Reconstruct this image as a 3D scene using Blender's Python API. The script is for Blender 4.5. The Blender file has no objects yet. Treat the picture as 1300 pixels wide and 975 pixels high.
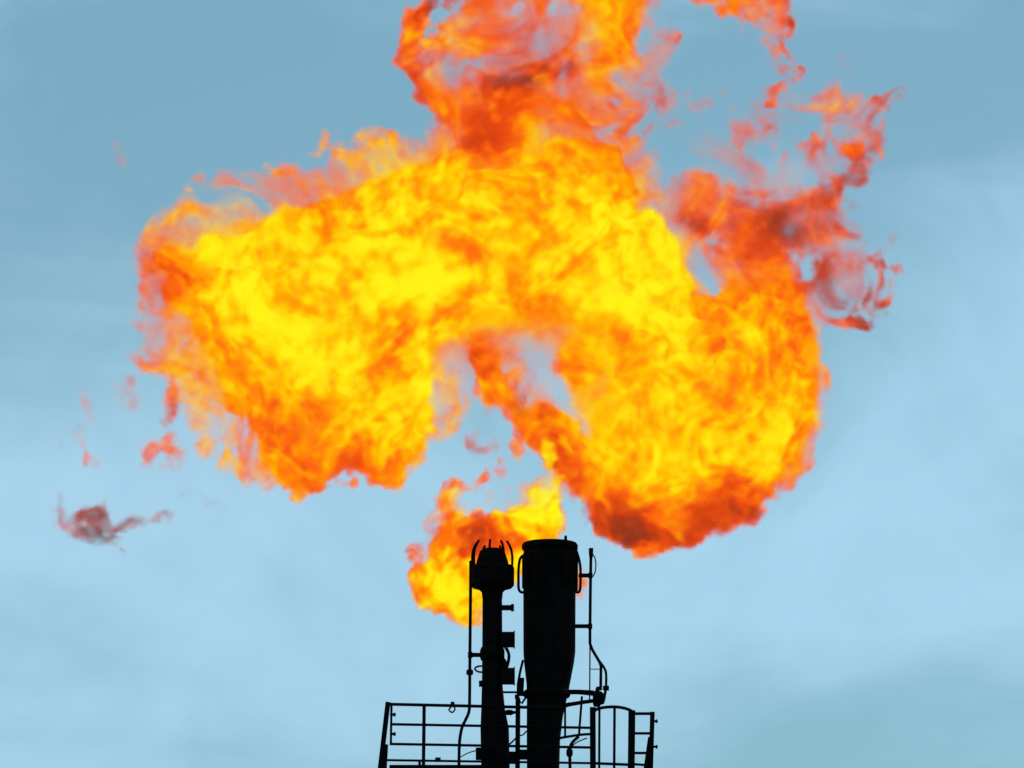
import bpy, bmesh, math, random
import numpy as np
from mathutils import Vector, Matrix

sc = bpy.context.scene
COL = sc.collection
R = math.radians

# ------------------------------------------------------------------ camera
EL = R(11.0)                        # the camera looks up at the stack tops from the ground
CAM = Vector((0.0, -200.0, 1.7))
ZC = 1.7 + 200.0 * math.tan(EL)     # height of the picture's centre in the plane of the stacks
DIST = 200.0 / math.cos(EL)
PPM = 70.0                          # photo pixels per metre at that distance
cam_d = bpy.data.cameras.new('camera')
cam = bpy.data.objects.new('camera', cam_d)
COL.objects.link(cam)
cam.location = CAM
cam.rotation_euler = (math.pi / 2 + EL, 0, 0)
cam_d.sensor_width = 36.0
cam_d.lens = 36.0 * DIST / (1300.0 / PPM)
cam_d.clip_start = 1.0
cam_d.clip_end = 20000.0
sc.camera = cam

# ------------------------------------------------------------------ sky and sun
SUN_EL, SUN_AZ = R(38), R(35)       # azimuth clockwise from +Y: the sun stands behind the stacks, to the right
world = bpy.data.worlds.new('World')
sc.world = world
world.use_nodes = True
wn, wl = world.node_tree.nodes, world.node_tree.links
wn.clear()
w_out = wn.new('ShaderNodeOutputWorld')
w_bg = wn.new('ShaderNodeBackground')
w_bg.inputs['Strength'].default_value = 0.1
sky = wn.new('ShaderNodeTexSky')
sky.sky_type = 'NISHITA'
sky.sun_disc = False
sky.sun_elevation = SUN_EL
sky.sun_rotation = SUN_AZ
sky.air_density = 1.0
sky.dust_density = 0.3
sky.ozone_density = 2.5
w_tc = wn.new('ShaderNodeTexCoord')
w_map = wn.new('ShaderNodeMapping')
w_map.inputs['Location'].default_value = (35.625, 15.86, 7.515)
w_map.inputs['Scale'].default_value = (1.0, 1.0, 2.4)
w_n1 = wn.new('ShaderNodeTexNoise')
w_n1.inputs['Scale'].default_value = 11.0
w_n1.inputs['Detail'].default_value = 7.0
w_n1.inputs['Roughness'].default_value = 0.5
w_n1.inputs['Distortion'].default_value = 0.5
w_r1 = wn.new('ShaderNodeMapRange')
w_r1.interpolation_type = 'SMOOTHSTEP'
w_r1.inputs['From Min'].default_value = 0.38
w_r1.inputs['From Max'].default_value = 0.66
w_mix = wn.new('ShaderNodeMix')
w_mix.data_type = 'RGBA'
w_mix.inputs[7].default_value = (3.95, 6.65, 8.5, 1)     # thin veil of cloud
w_gain = wn.new('ShaderNodeMix')
w_gain.data_type = 'RGBA'
w_gain.blend_type = 'MULTIPLY'
w_gain.inputs[0].default_value = 1.0
w_gain.inputs[7].default_value = (0.58, 0.775, 0.71, 1)
wl.new(w_tc.outputs['Generated'], w_map.inputs['Vector'])
wl.new(w_map.outputs[0], w_n1.inputs['Vector'])
w_n2 = wn.new('ShaderNodeTexNoise')
w_n2.inputs['Scale'].default_value = 48.0
w_n2.inputs['Detail'].default_value = 7.0
w_n2.inputs['Roughness'].default_value = 0.55
w_n2.inputs['Distortion'].default_value = 0.8
w_add = wn.new('ShaderNodeMath')
w_add.operation = 'MULTIPLY_ADD'
w_add.inputs[1].default_value = 0.26
w_sub = wn.new('ShaderNodeMath')
w_sub.operation = 'SUBTRACT'
w_sub.inputs[1].default_value = 0.13
wl.new(w_tc.outputs['Generated'], w_n2.inputs['Vector'])
wl.new(w_n2.outputs[0], w_add.inputs[0])
wl.new(w_n1.outputs[0], w_add.inputs[2])
wl.new(w_add.outputs[0], w_sub.inputs[0])
wl.new(w_sub.outputs[0], w_r1.inputs['Value'])
wl.new(w_r1.outputs[0], w_mix.inputs[0])
wl.new(sky.outputs[0], w_gain.inputs[6])
wl.new(w_gain.outputs[2], w_mix.inputs[6])
wl.new(w_mix.outputs[2], w_bg.inputs['Color'])
wl.new(w_bg.outputs[0], w_out.inputs['Surface'])

sun_d = bpy.data.lights.new('sun', 'SUN')
sun_d.energy = 0.8
sun_d.angle = R(10)
sun_d.color = (1.0, 0.95, 0.88)
sun = bpy.data.objects.new('sun', sun_d)
COL.objects.link(sun)
to_sun = Vector((math.sin(SUN_AZ) * math.cos(SUN_EL), math.cos(SUN_AZ) * math.cos(SUN_EL), math.sin(SUN_EL)))
sun.rotation_euler = to_sun.to_track_quat('Z', 'Y').to_euler()
sun.location = (0, 0, 80)

sc.view_settings.view_transform = 'Standard'
sc.view_settings.look = 'None'
sc.view_settings.exposure = 0.0
sc.view_settings.gamma = 1.0
sc.view_settings.use_curve_mapping = False
sc.cycles.transparent_max_bounces = 64
sc.cycles.max_bounces = 4
sc.cycles.volume_bounces = 0
sc.cycles.volume_step_rate = 2.5
sc.cycles.use_denoising = True
sc.cycles.use_adaptive_sampling = True
sc.cycles.adaptive_threshold = 0.02

# ------------------------------------------------------------------ helpers


def ray(px, py):
    """Direction from the camera through a pixel of the 1300 x 975 photograph."""
    k = 1300.0 / PPM / DIST / 1300.0
    x, u = (px - 650.0) * k, (487.5 - py) * k
    return Vector((x, math.cos(EL) - u * math.sin(EL), math.sin(EL) + u * math.cos(EL)))


def P(px, py, y=0.0):
    d = ray(px, py)
    return CAM + d * ((y - CAM.y) / d.y)


def lin(r, g, b):
    f = lambda c: c / 12.92 if c <= 0.04045 else ((c + 0.055) / 1.055) ** 2.4
    return (f(r / 255.0), f(g / 255.0), f(b / 255.0), 1.0)


class MB:
    """Collects tubes, lathes and boxes; build() links them as one mesh object."""

    def __init__(self):
        self.bm = bmesh.new()

    def ring(self, c, r, ax, n, ref=None):
        ax = ax.normalized()
        a = (ref or (Vector((0, 0, 1)) if abs(ax.z) < 0.9 else Vector((0, 1, 0)))).cross(ax).normalized()
        b = ax.cross(a)
        return [self.bm.verts.new(c + (a * math.cos(2 * math.pi * i / n) + b * math.sin(2 * math.pi * i / n)) * r) for i in range(n)]

    def skin(self, rings, close=False, caps=True):
        n = len(rings[0])
        for A, B in zip(rings, rings[1:] + ([rings[0]] if close else [])):
            for i in range(n):
                self.bm.faces.new((A[i], A[(i + 1) % n], B[(i + 1) % n], B[i]))
        if caps and not close:
            self.bm.faces.new(list(reversed(rings[0])))
            self.bm.faces.new(rings[-1])

    def tube(self, pts, r, n=10, close=False):
        pts = [Vector(p) for p in pts]
        rr = r if isinstance(r, (list, tuple)) else [r] * len(pts)
        rings = []
        for i, p in enumerate(pts):
            if close:
                t = pts[(i + 1) % len(pts)] - pts[i - 1]
            else:
                t = pts[min(i + 1, len(pts) - 1)] - pts[max(i - 1, 0)]
            rings.append(self.ring(p, rr[i], t, n, Vector((0.05, 1, 0.03)).normalized()))
        self.skin(rings, close)
        return self

    def lathe(self, prof, n=40, caps=True):
        """prof: (x, y, z, radius) rings along the vertical."""
        rings = []
        for x, y, z, r in prof:
            rings.append([self.bm.verts.new((x + r * math.cos(2 * math.pi * i / n), y + r * math.sin(2 * math.pi * i / n), z)) for i in range(n)])
        self.skin(rings, False, caps)
        return self

    def box(self, c, s, rot=None, bev=0.006):
        c = Vector(c)
        m = Matrix.Translation(c) @ (rot or Matrix.Identity(4)) @ Matrix.Diagonal((s[0], s[1], s[2], 1))
        g = bmesh.ops.create_cube(self.bm, size=1.0, matrix=m)
        es = list({e for v in g['verts'] for e in v.link_edges})
        if bev:
            bmesh.ops.bevel(self.bm, geom=es, offset=bev, segments=1, affect='EDGES')
        return self

    def bar(self, a, b, w, d, bev=0.004):
        """A flat bar between two points, W across, D deep."""
        a, b = Vector(a), Vector(b)
        z = (b - a).normalized()
        y = Vector((0, 1, 0))
        x = y.cross(z).normalized()
        y = z.cross(x)
        rot = Matrix((x, y, z)).transposed().to_4x4()
        return self.box((a + b) / 2, (w, d, (b - a).length), rot, bev)

    def build(self, name, mat, parent=None, smooth=True):
        me = bpy.data.meshes.new(name)
        bmesh.ops.recalc_face_normals(self.bm, faces=self.bm.faces)
        if parent is not None:
            bmesh.ops.translate(self.bm, verts=self.bm.verts, vec=-parent.location)
        self.bm.to_mesh(me)
        self.bm.free()
        me.materials.append(mat)
        if smooth:
            me.polygons.foreach_set('use_smooth', [True] * len(me.polygons))
            me.set_sharp_from_angle(angle=R(35))
        o = bpy.data.objects.new(name, me)
        COL.objects.link(o)
        if parent is not None:
            o.parent = parent
        return o


def tag(o, label, cat, group=None):
    o['label'] = label
    o['category'] = cat
    if group:
        o['group'] = group
    return o


def thing(name, label, cat, loc, group=None):
    o = bpy.data.objects.new(name, None)
    COL.objects.link(o)
    o.location = loc
    o.empty_display_size = 0.2
    return tag(o, label, cat, group)


def smooth_path(pts, k=6):
    """Catmull-Rom through the points."""
    pts = [Vector(p) for p in pts]
    out = []
    for i in range(len(pts) - 1):
        p0, p1, p2, p3 = pts[max(i - 1, 0)], pts[i], pts[i + 1], pts[min(i + 2, len(pts) - 1)]
        for j in range(k):
            t = j / k
            out.append(0.5 * ((2 * p1) + (p2 - p0) * t + (2 * p0 - 5 * p1 + 4 * p2 - p3) * t * t + (3 * p1 - p0 - 3 * p2 + p3) * t ** 3))
    out.append(pts[-1])
    return out


def steel(name, c1, c2, rough, scale):
    m = bpy.data.materials.new(name)
    m.use_nodes = True
    nt = m.node_tree
    b = nt.nodes['Principled BSDF']
    tc = nt.nodes.new('ShaderNodeTexCoord')
    n = nt.nodes.new('ShaderNodeTexNoise')
    n.inputs['Scale'].default_value = scale
    n.inputs['Detail'].default_value = 6
    cr = nt.nodes.new('ShaderNodeValToRGB')
    cr.color_ramp.elements[0].position = 0.35
    cr.color_ramp.elements[1].position = 0.7
    cr.color_ramp.elements[0].color = (*c1, 1)
    cr.color_ramp.elements[1].color = (*c2, 1)
    bp = nt.nodes.new('ShaderNodeBump')
    bp.inputs['Strength'].default_value = 0.25
    bp.inputs['Distance'].default_value = 0.01
    nt.links.new(tc.outputs['Object'], n.inputs['Vector'])
    nt.links.new(n.outputs[0], cr.inputs[0])
    nt.links.new(cr.outputs[0], b.inputs['Base Color'])
    nt.links.new(n.outputs[0], bp.inputs['Height'])
    nt.links.new(bp.outputs[0], b.inputs['Normal'])
    b.inputs['Roughness'].default_value = rough
    b.inputs['Specular IOR Level'].default_value = 0.05
    return m


SOOT = steel('sooted_steel', (0.003, 0.0028, 0.003), (0.008, 0.007, 0.0075), 0.9, 6)
PAINT = steel('blackened_paint', (0.003, 0.003, 0.004), (0.007, 0.0065, 0.007), 0.85, 14)

# ------------------------------------------------------------------ ground
gm = bpy.data.materials.new('dry_ground')
gm.use_nodes = True
gt = gm.node_tree
gb = gt.nodes['Principled BSDF']
g_tc = gt.nodes.new('ShaderNodeTexCoord')
g_n = gt.nodes.new('ShaderNodeTexNoise')
g_n.inputs['Scale'].default_value = 0.08
g_n.inputs['Detail'].default_value = 10
g_cr = gt.nodes.new('ShaderNodeValToRGB')
g_cr.color_ramp.elements[0].color = (0.05, 0.06, 0.03, 1)
g_cr.color_ramp.elements[1].color = (0.16, 0.14, 0.10, 1)
gt.links.new(g_tc.outputs['Object'], g_n.inputs['Vector'])
gt.links.new(g_n.outputs[0], g_cr.inputs[0])
gt.links.new(g_cr.outputs[0], gb.inputs['Base Color'])
gb.inputs['Roughness'].default_value = 0.95
gbm = bmesh.new()
bmesh.ops.create_circle(gbm, cap_ends=True, segments=64, radius=6000)
gme = bpy.data.meshes.new('ground')
gbm.to_mesh(gme)
gbm.free()
gme.materials.append(gm)
ground = bpy.data.objects.new('ground', gme)
COL.objects.link(ground)
ground['kind'] = 'structure'

# ------------------------------------------------------------------ wide flare stack
def M(px):
    return px / PPM


cx = P(698, 700).x


def zz(py, y=0.0):
    return P(650, py, y).z


fs = thing('flare_stack', 'wide soot-black flare stack with a loop pipe on each side of its tip', 'flare stack', (cx, 0, 0))
# burner tip: a sleeve a little wider than the barrel, its upper edge bulging
rnd = random.Random(4)
mb = MB()
mb.lathe([(cx, 0, zz(752), M(33.0)), (cx, 0, zz(746), M(34.2)), (cx, 0, zz(712), M(34.2)), (cx, 0, zz(704), M(33.8)), (cx, 0, zz(699), M(33.2))], 48)
mb.build('burner_sleeve', SOOT, fs)
mb = MB()
mb.lathe([(cx, 0, zz(699) + .003, M(33.0)), (cx, 0, zz(697), M(35.4)), (cx, 0, zz(692.5), M(35.6)), (cx, 0, zz(690), M(34.0)), (cx, 0, zz(690) - .004, M(29.5)), (cx, 0, zz(720), M(29.0))], 48, caps=False)
mb.build('rim', SOOT, fs)
MB().lathe([(P(718, 686).x, -.35, zz(690), .03), (P(718, 686).x, -.35, zz(684.3), .022)], 8).build('rim_lug', SOOT, fs)
for k in range(20):
    a = 2 * math.pi * (k + .5) / 20
    c = Vector((cx + M(34.6) * math.cos(a), M(34.6) * math.sin(a), (zz(746) + zz(706)) / 2))
    MB().box(c, (.022, .03, zz(706) - zz(746)), Matrix.Rotation(a + math.pi / 2, 4, 'Z')).build('rib', SOOT, fs)
mb = MB()
rc = lambda x0, x1, py: (P((x0 + x1) / 2, py).x, 0, zz(py), M((x1 - x0) / 2))
mb.lathe([rc(669, 721, 882), rc(668.5, 723.5, 868), rc(665.5, 728.5, 842), rc(664.6, 730.3, 828), rc(664.4, 730.6, 752.5)], 48)
mb.build('barrel', SOOT, fs)
mb = MB()
mb.lathe([(P(689.5, 940).x, 0, 0.0, M(20.5)), rc(669, 710, 975), rc(668.8, 711, 940), rc(668.8, 714.5, 910), rc(669, 720.5, 882.5)], 40)
mb.build('riser', SOOT, fs)
mb = MB()
mb.lathe([rc(666, 722.5, 885), rc(664, 724, 883), rc(664, 724, 879), rc(666, 722.5, 877)], 40)
mb.build('flange', SOOT, fs)
for s, pts in ((-1, [(666, 704), (660.5, 709), (658.4, 722), (658.2, 738), (658.6, 748), (662, 752), (666, 751)]),
               (1, [(731, 697), (734.5, 708), (736.8, 720), (737, 735), (736.4, 748), (734, 752), (730, 751)])):
    MB().tube(smooth_path([P(x, y, -0.05) for x, y in pts], 4), M(1.7), 8).build('loop_pipe', SOOT, fs)
MB().bar(P(733, 708, -.1), P(732.6, 750, -.1), M(2), .03).build('guide_strip', SOOT, fs)
MB().box(P(661.5, 872, -.1), (M(7), .16, M(22)), Matrix.Rotation(.06, 4, 'Y')).build('side_bracket', SOOT, fs)
MB().tube([P(664, 838, -.1), P(660.5, 852, -.1), P(657.6, 868, -.1), P(657.4, 884, -.1)], M(1.6), 8).build('drain_line', SOOT, fs)
MB().box(P(656.5, 884.5, -.1), (M(6), .1, M(5))).build('clip', SOOT, fs)

# ------------------------------------------------------------------ narrow stack with the pronged head
YS = -0.15
sx = P(625, 700, YS).x
zs = lambda py: zz(py, YS)
ps = thing('pilot_stack', 'narrow black flare stack with a ring of curved prongs round its domed head', 'flare stack', (sx, YS, 0))
MB().lathe([(sx, YS, zs(746), M(25)), (sx, YS, zs(743), M(27.6)), (sx, YS, zs(721), M(27.8)), (sx, YS, zs(718.5), M(25.5))], 40).build('collar', SOOT, ps)
MB().lathe([(sx, YS, zs(718.5) + .003, M(21)), (sx, YS, zs(712), M(19.6)), (sx, YS, zs(704), M(17.2)), (sx, YS, zs(699.5), M(15.4)), (sx, YS, zs(697), M(12)), (sx, YS, zs(696.5), M(3))], 36).build('dome', SOOT, ps)
MB().lathe([(sx, YS, zs(760), M(12.6)), (sx, YS, zs(752), M(13.5)), (sx, YS, zs(746.2), M(19))], 36).build('cone', SOOT, ps)
for a, (lean, hgt) in zip((180, 205, 262, 305, 352, 120, 60), ((1, 0), (.9, -1), (.5, 0), (.8, 1), (1, -1), (.6, 2), (.6, 2))):
    a = R(a)
    d = Vector((math.cos(a), math.sin(a), 0))
    c = Vector((sx, YS, 0))
    pts = [c + d * M(25.2) + Vector((0, 0, zs(722))), c + d * M(25.5) + Vector((0, 0, zs(709))),
           c + d * M(24.5) + Vector((0, 0, zs(700))), c + d * M(22.0) + Vector((0, 0, zs(693))),
           c + d * M(18.5) + Vector((0, 0, zs(688 + hgt)))]
    MB().tube(smooth_path(pts, 4), [M(1.55)] * 16 + [M(1.2)], 8).build('prong', SOOT, ps)
mb = MB()
mb.lathe([(sx, YS, zs(872), M(13.2)), (sx, YS, zs(850), M(12.9)), (sx, YS, zs(760.2), M(12.4))], 32).build('pipe', SOOT, ps)
bx = P(629, 940, YS).x
MB().lathe([(bx, YS, 0, M(18)), (bx, YS, zs(975), M(18)), (P(628, 925, YS).x, YS, zs(925), M(18)), (P(626, 900, YS).x, YS, zs(900), M(15)), (sx, YS, zs(872.3), M(13.3))], 32).build('lower_pipe', SOOT, ps)
MB().lathe([(sx, YS, zs(838), M(14.5)), (sx, YS, zs(834), M(15.6)), (sx, YS, zs(826), M(15.6)), (sx, YS, zs(822), M(14))], 32).build('clamp_band', SOOT, ps)
MB().box(P(644, 771.5, YS - .1), (M(15), .09, M(6))).build('bracket', SOOT, ps)
b = MB().box(P(650.6, 771.5, YS - .1), (M(4), .12, M(8.4))).build('bracket_plate', SOOT, ps)
for py, h, n in ((812, 17.5, 'junction_box'), (858.5, 19, 'junction_box')):
    o = MB().box(P(645, py, YS - .15), (M(16.5), .26, M(h)), None, .015).build(n, PAINT, ps)
    lid = MB().box(P(652.9, py, YS - .15), (M(1.6), .30, M(h + 2)), None, .004).build("lid", PAINT, ps)
    lid.parent = o
for pts in ([(640, 821), (645, 830), (644, 842), (640, 850)], [(643, 821), (647, 832), (645, 845), (641, 852)], [(636, 822), (639, 832), (640, 846), (637, 852)]):
    MB().tube(smooth_path([P(x, y, YS - .22) for x, y in pts], 5), M(1.1), 6).build('cable', PAINT, ps)
MB().tube(smooth_path([P(x, y, YS) for x, y in ((637, 836), (641, 842), (640, 849))], 3), M(3.2), 8).build('cable_gland', PAINT, ps)
MB().tube(smooth_path([P(x, y, YS - .1) for x, y in ((613, 845.5), (607, 846), (602.8, 848.6), (606, 852.4), (613, 853.5))], 4), M(1.2), 6).build('lifting_ring', SOOT, ps)
MB().box(P(611, 868, YS - .05), (M(6), .12, M(7))).build('lug', SOOT, ps)
MB().box(P(610, 957, YS - .2), (M(12), .2, M(14))).build('foot_bracket', SOOT, ps)

# ------------------------------------------------------------------ thin pipe on the left of the narrow stack
YP = -0.2
gp = thing('gas_pipe', 'thin vertical pipe left of the pronged stack, kinked where it passes the top rail', 'pipe', P(582.5, 985, YP))
MB().tube(smooth_path([P(x, y, YP) for x, y in ((597.6, 712), (597.3, 760), (596.6, 830), (596.2, 885), (595.4, 903), (591, 914), (586.8, 923), (584.2, 935), (583, 950), (582.5, 985))], 4), M(2.0), 10).build('pipe', PAINT, gp)
MB().tube([P(596.4, 849.5, YP), P(596.4, 851, YP), P(596.4, 856, YP), P(596.4, 857.5, YP)], [M(2.2), M(4.4), M(4.4), M(2.2)], 10).build('coupling', PAINT, gp)
MB().box(P(604, 831.5, YP), (M(14), .07, M(5))).build('clamp_arm', PAINT, gp)
MB().box(P(597, 831.5, YP), (M(6), .10, M(7))).build('clamp', PAINT, gp)

# ------------------------------------------------------------------ conduit on the right of the wide stack
YC = -0.1
cd = thing('ignition_conduit', 'capped upright pipe standing off the right side of the wide stack, bending to a valve', 'pipe', P(760, 886, YC))
MB().tube([P(750.2, 705, YC), P(749.4, 760, YC), P(749, 800, YC), P(749, 817, YC), P(752, 825, YC), P(761.5, 841, YC), P(763, 846, YC), P(762.5, 876, YC)], M(1.9), 10).build('pipe', PAINT, cd)
MB().tube([P(750.3, 696, YC), P(750.3, 700, YC), P(750.3, 704, YC), P(750.3, 708, YC)], [M(2.9), M(2.9), M(2.7), M(2.2)], 10).build('cap', PAINT, cd)
MB().tube(smooth_path([P(x, y, YC) for x, y in ((752, 703), (755.4, 709), (756.4, 718), (755.2, 727), (752, 732.5))], 5), M(.8), 6).build('wire', PAINT, cd)
MB().box(P(742, 730.6, YC), (M(15), .07, M(4.6))).build('standoff_arm', PAINT, cd)
MB().box(P(739.5, 795, YC), (M(18), .07, M(4.6))).build('standoff_arm', PAINT, cd)
MB().box(P(749.6, 730.6, YC), (M(5.4), .1, M(6.4))).build('clamp', PAINT, cd)
MB().box(P(749.2, 795, YC), (M(5.4), .1, M(6.4))).build('clamp', PAINT, cd)
MB().tube(smooth_path([P(x, y, YC) for x, y in ((753, 826), (760, 838), (766.5, 847), (769.4, 855), (769.4, 872))], 4), M(1.6), 8).build('branch_pipe', PAINT, cd)
MB().tube([P(749, 820, YC), P(748.7, 870, YC), P(748.5, 890, YC)], M(.9), 6).build('thin_line', PAINT, cd)
MB().tube([P(749, 849.5, YC), P(762, 849.5, YC)], M(.6), 6).build('tie', PAINT, cd)
v = MB()
v.tube([P(752.5, 884, YC), P(754.5, 884, YC), P(760, 886, YC), P(766, 888, YC), P(767.5, 888, YC)], [M(5), M(8.5), M(9), M(7), M(5)], 14)
v.build('valve_body', PAINT, cd)
MB().tube([P(760, 876, YC), P(760, 872, YC)], [M(4.5), M(3)], 10).build('valve_bonnet', PAINT, cd)
MB().tube([P(758, 893, YC), P(757.6, 897, YC)], [M(5.5), M(4)], 10).build('valve_plug', PAINT, cd)
MB().tube([P(765.4, 873.6, YC), P(773.2, 873.6, YC)], M(3.2), 10).build('handwheel', PAINT, cd)
MB().tube([P(769.4, 873, YC), P(767.5, 884, YC), P(766.5, 890, YC)], M(1.8), 8).build('stem', PAINT, cd)

# ------------------------------------------------------------------ manifold pipes between wide stack and valve
mf = thing('manifold', 'short horizontal pipes joining the wide stack to the valve above the railing', 'pipes', P(735, 890, YC))
MB().tube([P(716, 878.5, YC), P(735, 878.5, YC), P(754, 880, YC)], [M(3.1), M(3.1), M(3.6)], 10).build('upper_pipe', PAINT, mf)
MB().tube([P(712, 896.5, YC), P(722, 894.5, YC), P(740, 891.5, YC), P(755, 889.5, YC)], [M(3.4), M(2.7), M(2.5), M(2.5)], 10).build('lower_pipe', PAINT, mf)
MB().tube([P(738.8, 884, YC), P(737.2, 905, YC), P(736, 920, YC), P(735, 934, YC)], M(1.5), 8).build('drop_pipe', PAINT, mf)
MB().tube([P(717.4, 898, YC), P(717.4, 936, YC)], M(1.4), 8).build('drop_pipe', PAINT, mf)
MB().tube(smooth_path([P(x, y, YC) for x, y in ((708, 937.5), (722, 935), (740, 932.5), (752, 932))], 4), M(1.7), 8).build('cross_pipe', PAINT, mf)
MB().tube(smooth_path([P(x, y, YC) for x, y in ((724, 985), (723.4, 960), (724, 948), (728, 941), (735, 935))], 4), M(2.0), 8).build('bent_pipe', PAINT, mf)
MB().tube(smooth_path([P(x, y, YC) for x, y in ((725, 948), (733, 942), (745, 937))], 4), M(.8), 6).build('cable', PAINT, mf)
MB().lathe([(P(723, 955, YC).x, YC, P(723, 961, YC).z, M(2.5)), (P(723, 955, YC).x, YC, P(723, 958, YC).z, M(4.2)), (P(723, 955, YC).x, YC, P(723, 953, YC).z, M(4.2)), (P(723, 955, YC).x, YC, P(723, 950, YC).z, M(2.5))], 12).build('fitting', PAINT, mf)

# ------------------------------------------------------------------ pipe between the two stacks
YM = 0.1
dp = thing('drain_pipe', 'upright pipe with flanged cross pieces in the gap between the two stacks', 'pipe', P(657, 985, YM))
MB().tube([P(657.5, 886, YM), P(657.5, 905, YM), P(657, 985, YM)], M(3.1), 10).build('pipe', PAINT, dp)
MB().tube([P(637, 878.8, YM), P(660, 878.8, YM)], M(1.4), 8).build('cross_pipe', PAINT, dp)
o = MB().tube([P(641, 904.5, YM), P(643, 904.5, YM), P(649, 904.5, YM), P(652, 904.5, YM), P(658, 904, YM)], [M(1.8), M(3.4), M(3.6), M(2), M(1.6)], 10)
o.build('flanged_joint', PAINT, dp)
MB().tube([P(659, 889, YM), P(662.5, 893, YM), P(667, 886, YM)], M(1.5), 8).build('hook', PAINT, dp)
MB().tube([P(660, 934, YM), P(664, 933, YM), P(668.5, 928, YM)], M(.9), 6).build('wire', PAINT, dp)
MB().tube([P(640, 947, YM), P(648, 944, YM), P(656, 936, YM)], M(1.1), 6).build('wire', PAINT, dp)
MB().box(P(646, 962, YM - .1), (M(24), .12, M(15)), None, .01).build('base_plate', PAINT, dp)
MB().box(P(665, 958, YM - .1), (M(14), .12, M(12)), None, .01).build('base_plate', PAINT, dp)

# ------------------------------------------------------------------ railing along the front of the platform
YF = -1.0
gr = thing('guard_rail', 'black pipe railing left of and behind the stacks with a slanted corner post', 'railing', P(492, 985, YF))
for n, (xa, ya, xb, yb, r) in (('top_rail', (493, 894, 716, 899, 2.0)), ('mid_rail', (498, 919.5, 752, 924, 1.7)), ('mid_rail', (496, 944.5, 752, 949, 1.7)), ('low_rail', (490, 965, 760, 969, 1.5))):
    MB().tube([P(xa, ya, YF), P(xb, yb, YF)], M(r), 8).build(n, PAINT, gr)
MB().bar(P(492.6, 891.5, YF), P(481, 990, YF), M(6.2), .1).build('corner_post', PAINT, gr)
MB().bar(P(488.5, 945, YF - .05), P(486, 990, YF - .05), M(8.5), .06).build('gusset', PAINT, gr)
MB().tube([P(497, 895, YF), P(496.2, 946, YF)], M(1.5), 8).build('inner_post', PAINT, gr)
MB().bar(P(538.5, 894, YF), P(537.4, 990, YF), M(4.4), .06).build('post', PAINT, gr)
MB().bar(P(495, 907, YF), P(498, 907, YF), M(2.2), .04).build('tie', PAINT, gr)
for py in (907.2, 931.8):
    MB().tube([P(495, py, YF), P(499.5, py, YF), P(499.6, py, YF), P(502.5, py, YF)], [M(1.6), M(1.6), M(2.6), M(2.2)], 8).build('bolt', PAINT, gr)
MB().tube(smooth_path([P(x, y, YF) for x, y in ((575, 893), (573, 897), (570, 901), (574, 904.5), (577.6, 900.5), (576, 896.5))], 4), M(1.0), 6).build('hook', PAINT, gr)
MB().box(P(574.6, 893.6, YF), (M(5), .06, M(5))).build('rail_clip', PAINT, gr)
MB().box(P(556, 964.5, YF), (M(7), .06, M(5.5))).build('rail_clip', PAINT, gr)
MB().tube(smooth_path([P(x, y, YF) for x, y in ((585, 961), (592, 957), (600, 954), (607, 952.6))], 4), M(.7), 6).build('cable', PAINT, gr)

rr = thing('guard_rail', 'short railing at the far right end of the platform ending in a bolted bracket post', 'railing', P(829, 985, YF))
for n, (ya, yb, r) in (('top_rail', (906, 906, 1.9)), ('mid_rail', (931, 931, 1.7)), ('mid_rail', (956, 956, 1.7)), ('low_rail', (970, 972, 1.6))):
    MB().tube([P(803, ya, YF), P(829, yb, YF)], M(r), 8).build(n, PAINT, rr)
MB().bar(P(828.3, 904, YF), P(825.8, 990, YF), M(5.8), .09).build('end_post', PAINT, rr)
MB().bar(P(825.2, 936, YF - .05), P(817.5, 990, YF - .05), M(5), .06).build('brace', PAINT, rr)
MB().bar(P(822.5, 958, YF + .05), P(821, 990, YF + .05), M(5), .03).build('gusset', PAINT, rr)
for py in (915.6, 948):
    MB().tube([P(829, py, YF), P(832.5, py, YF), P(832.6, py, YF), P(835, py, YF)], [M(1.5), M(1.5), M(2.5), M(2.2)], 8).build('bolt', PAINT, rr)

# ------------------------------------------------------------------ ladder cage
lc = thing('ladder_cage', 'rounded safety cage round the ladder opening at the right of the platform', 'ladder cage', P(780, 985, YF))
MB().tube(smooth_path([P(x, y, YF) for x, y in ((754, 903), (760, 899.5), (772, 897.6), (784, 897.6), (796, 900), (804, 904))], 4), M(2.0), 8).build('hoop', PAINT, lc)
MB().bar(P(752.5, 898, YF), P(752.8, 990, YF), M(7.4), .09).build('ladder_stringer', PAINT, lc)
MB().bar(P(802.2, 902, YF), P(801.2, 990, YF), M(8.8), .09).build('ladder_stringer', PAINT, lc)
MB().tube([P(761, 899.5, YF), P(760.6, 990, YF)], M(1.5), 8).build('cage_bar', PAINT, lc)
MB().tube([P(780.2, 898, YF), P(779.6, 990, YF)], M(1.7), 8).build('cage_bar', PAINT, lc)
MB().tube([P(755, 969, YF), P(803, 971, YF)], M(1.8), 8).build('lower_hoop', PAINT, lc)

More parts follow.
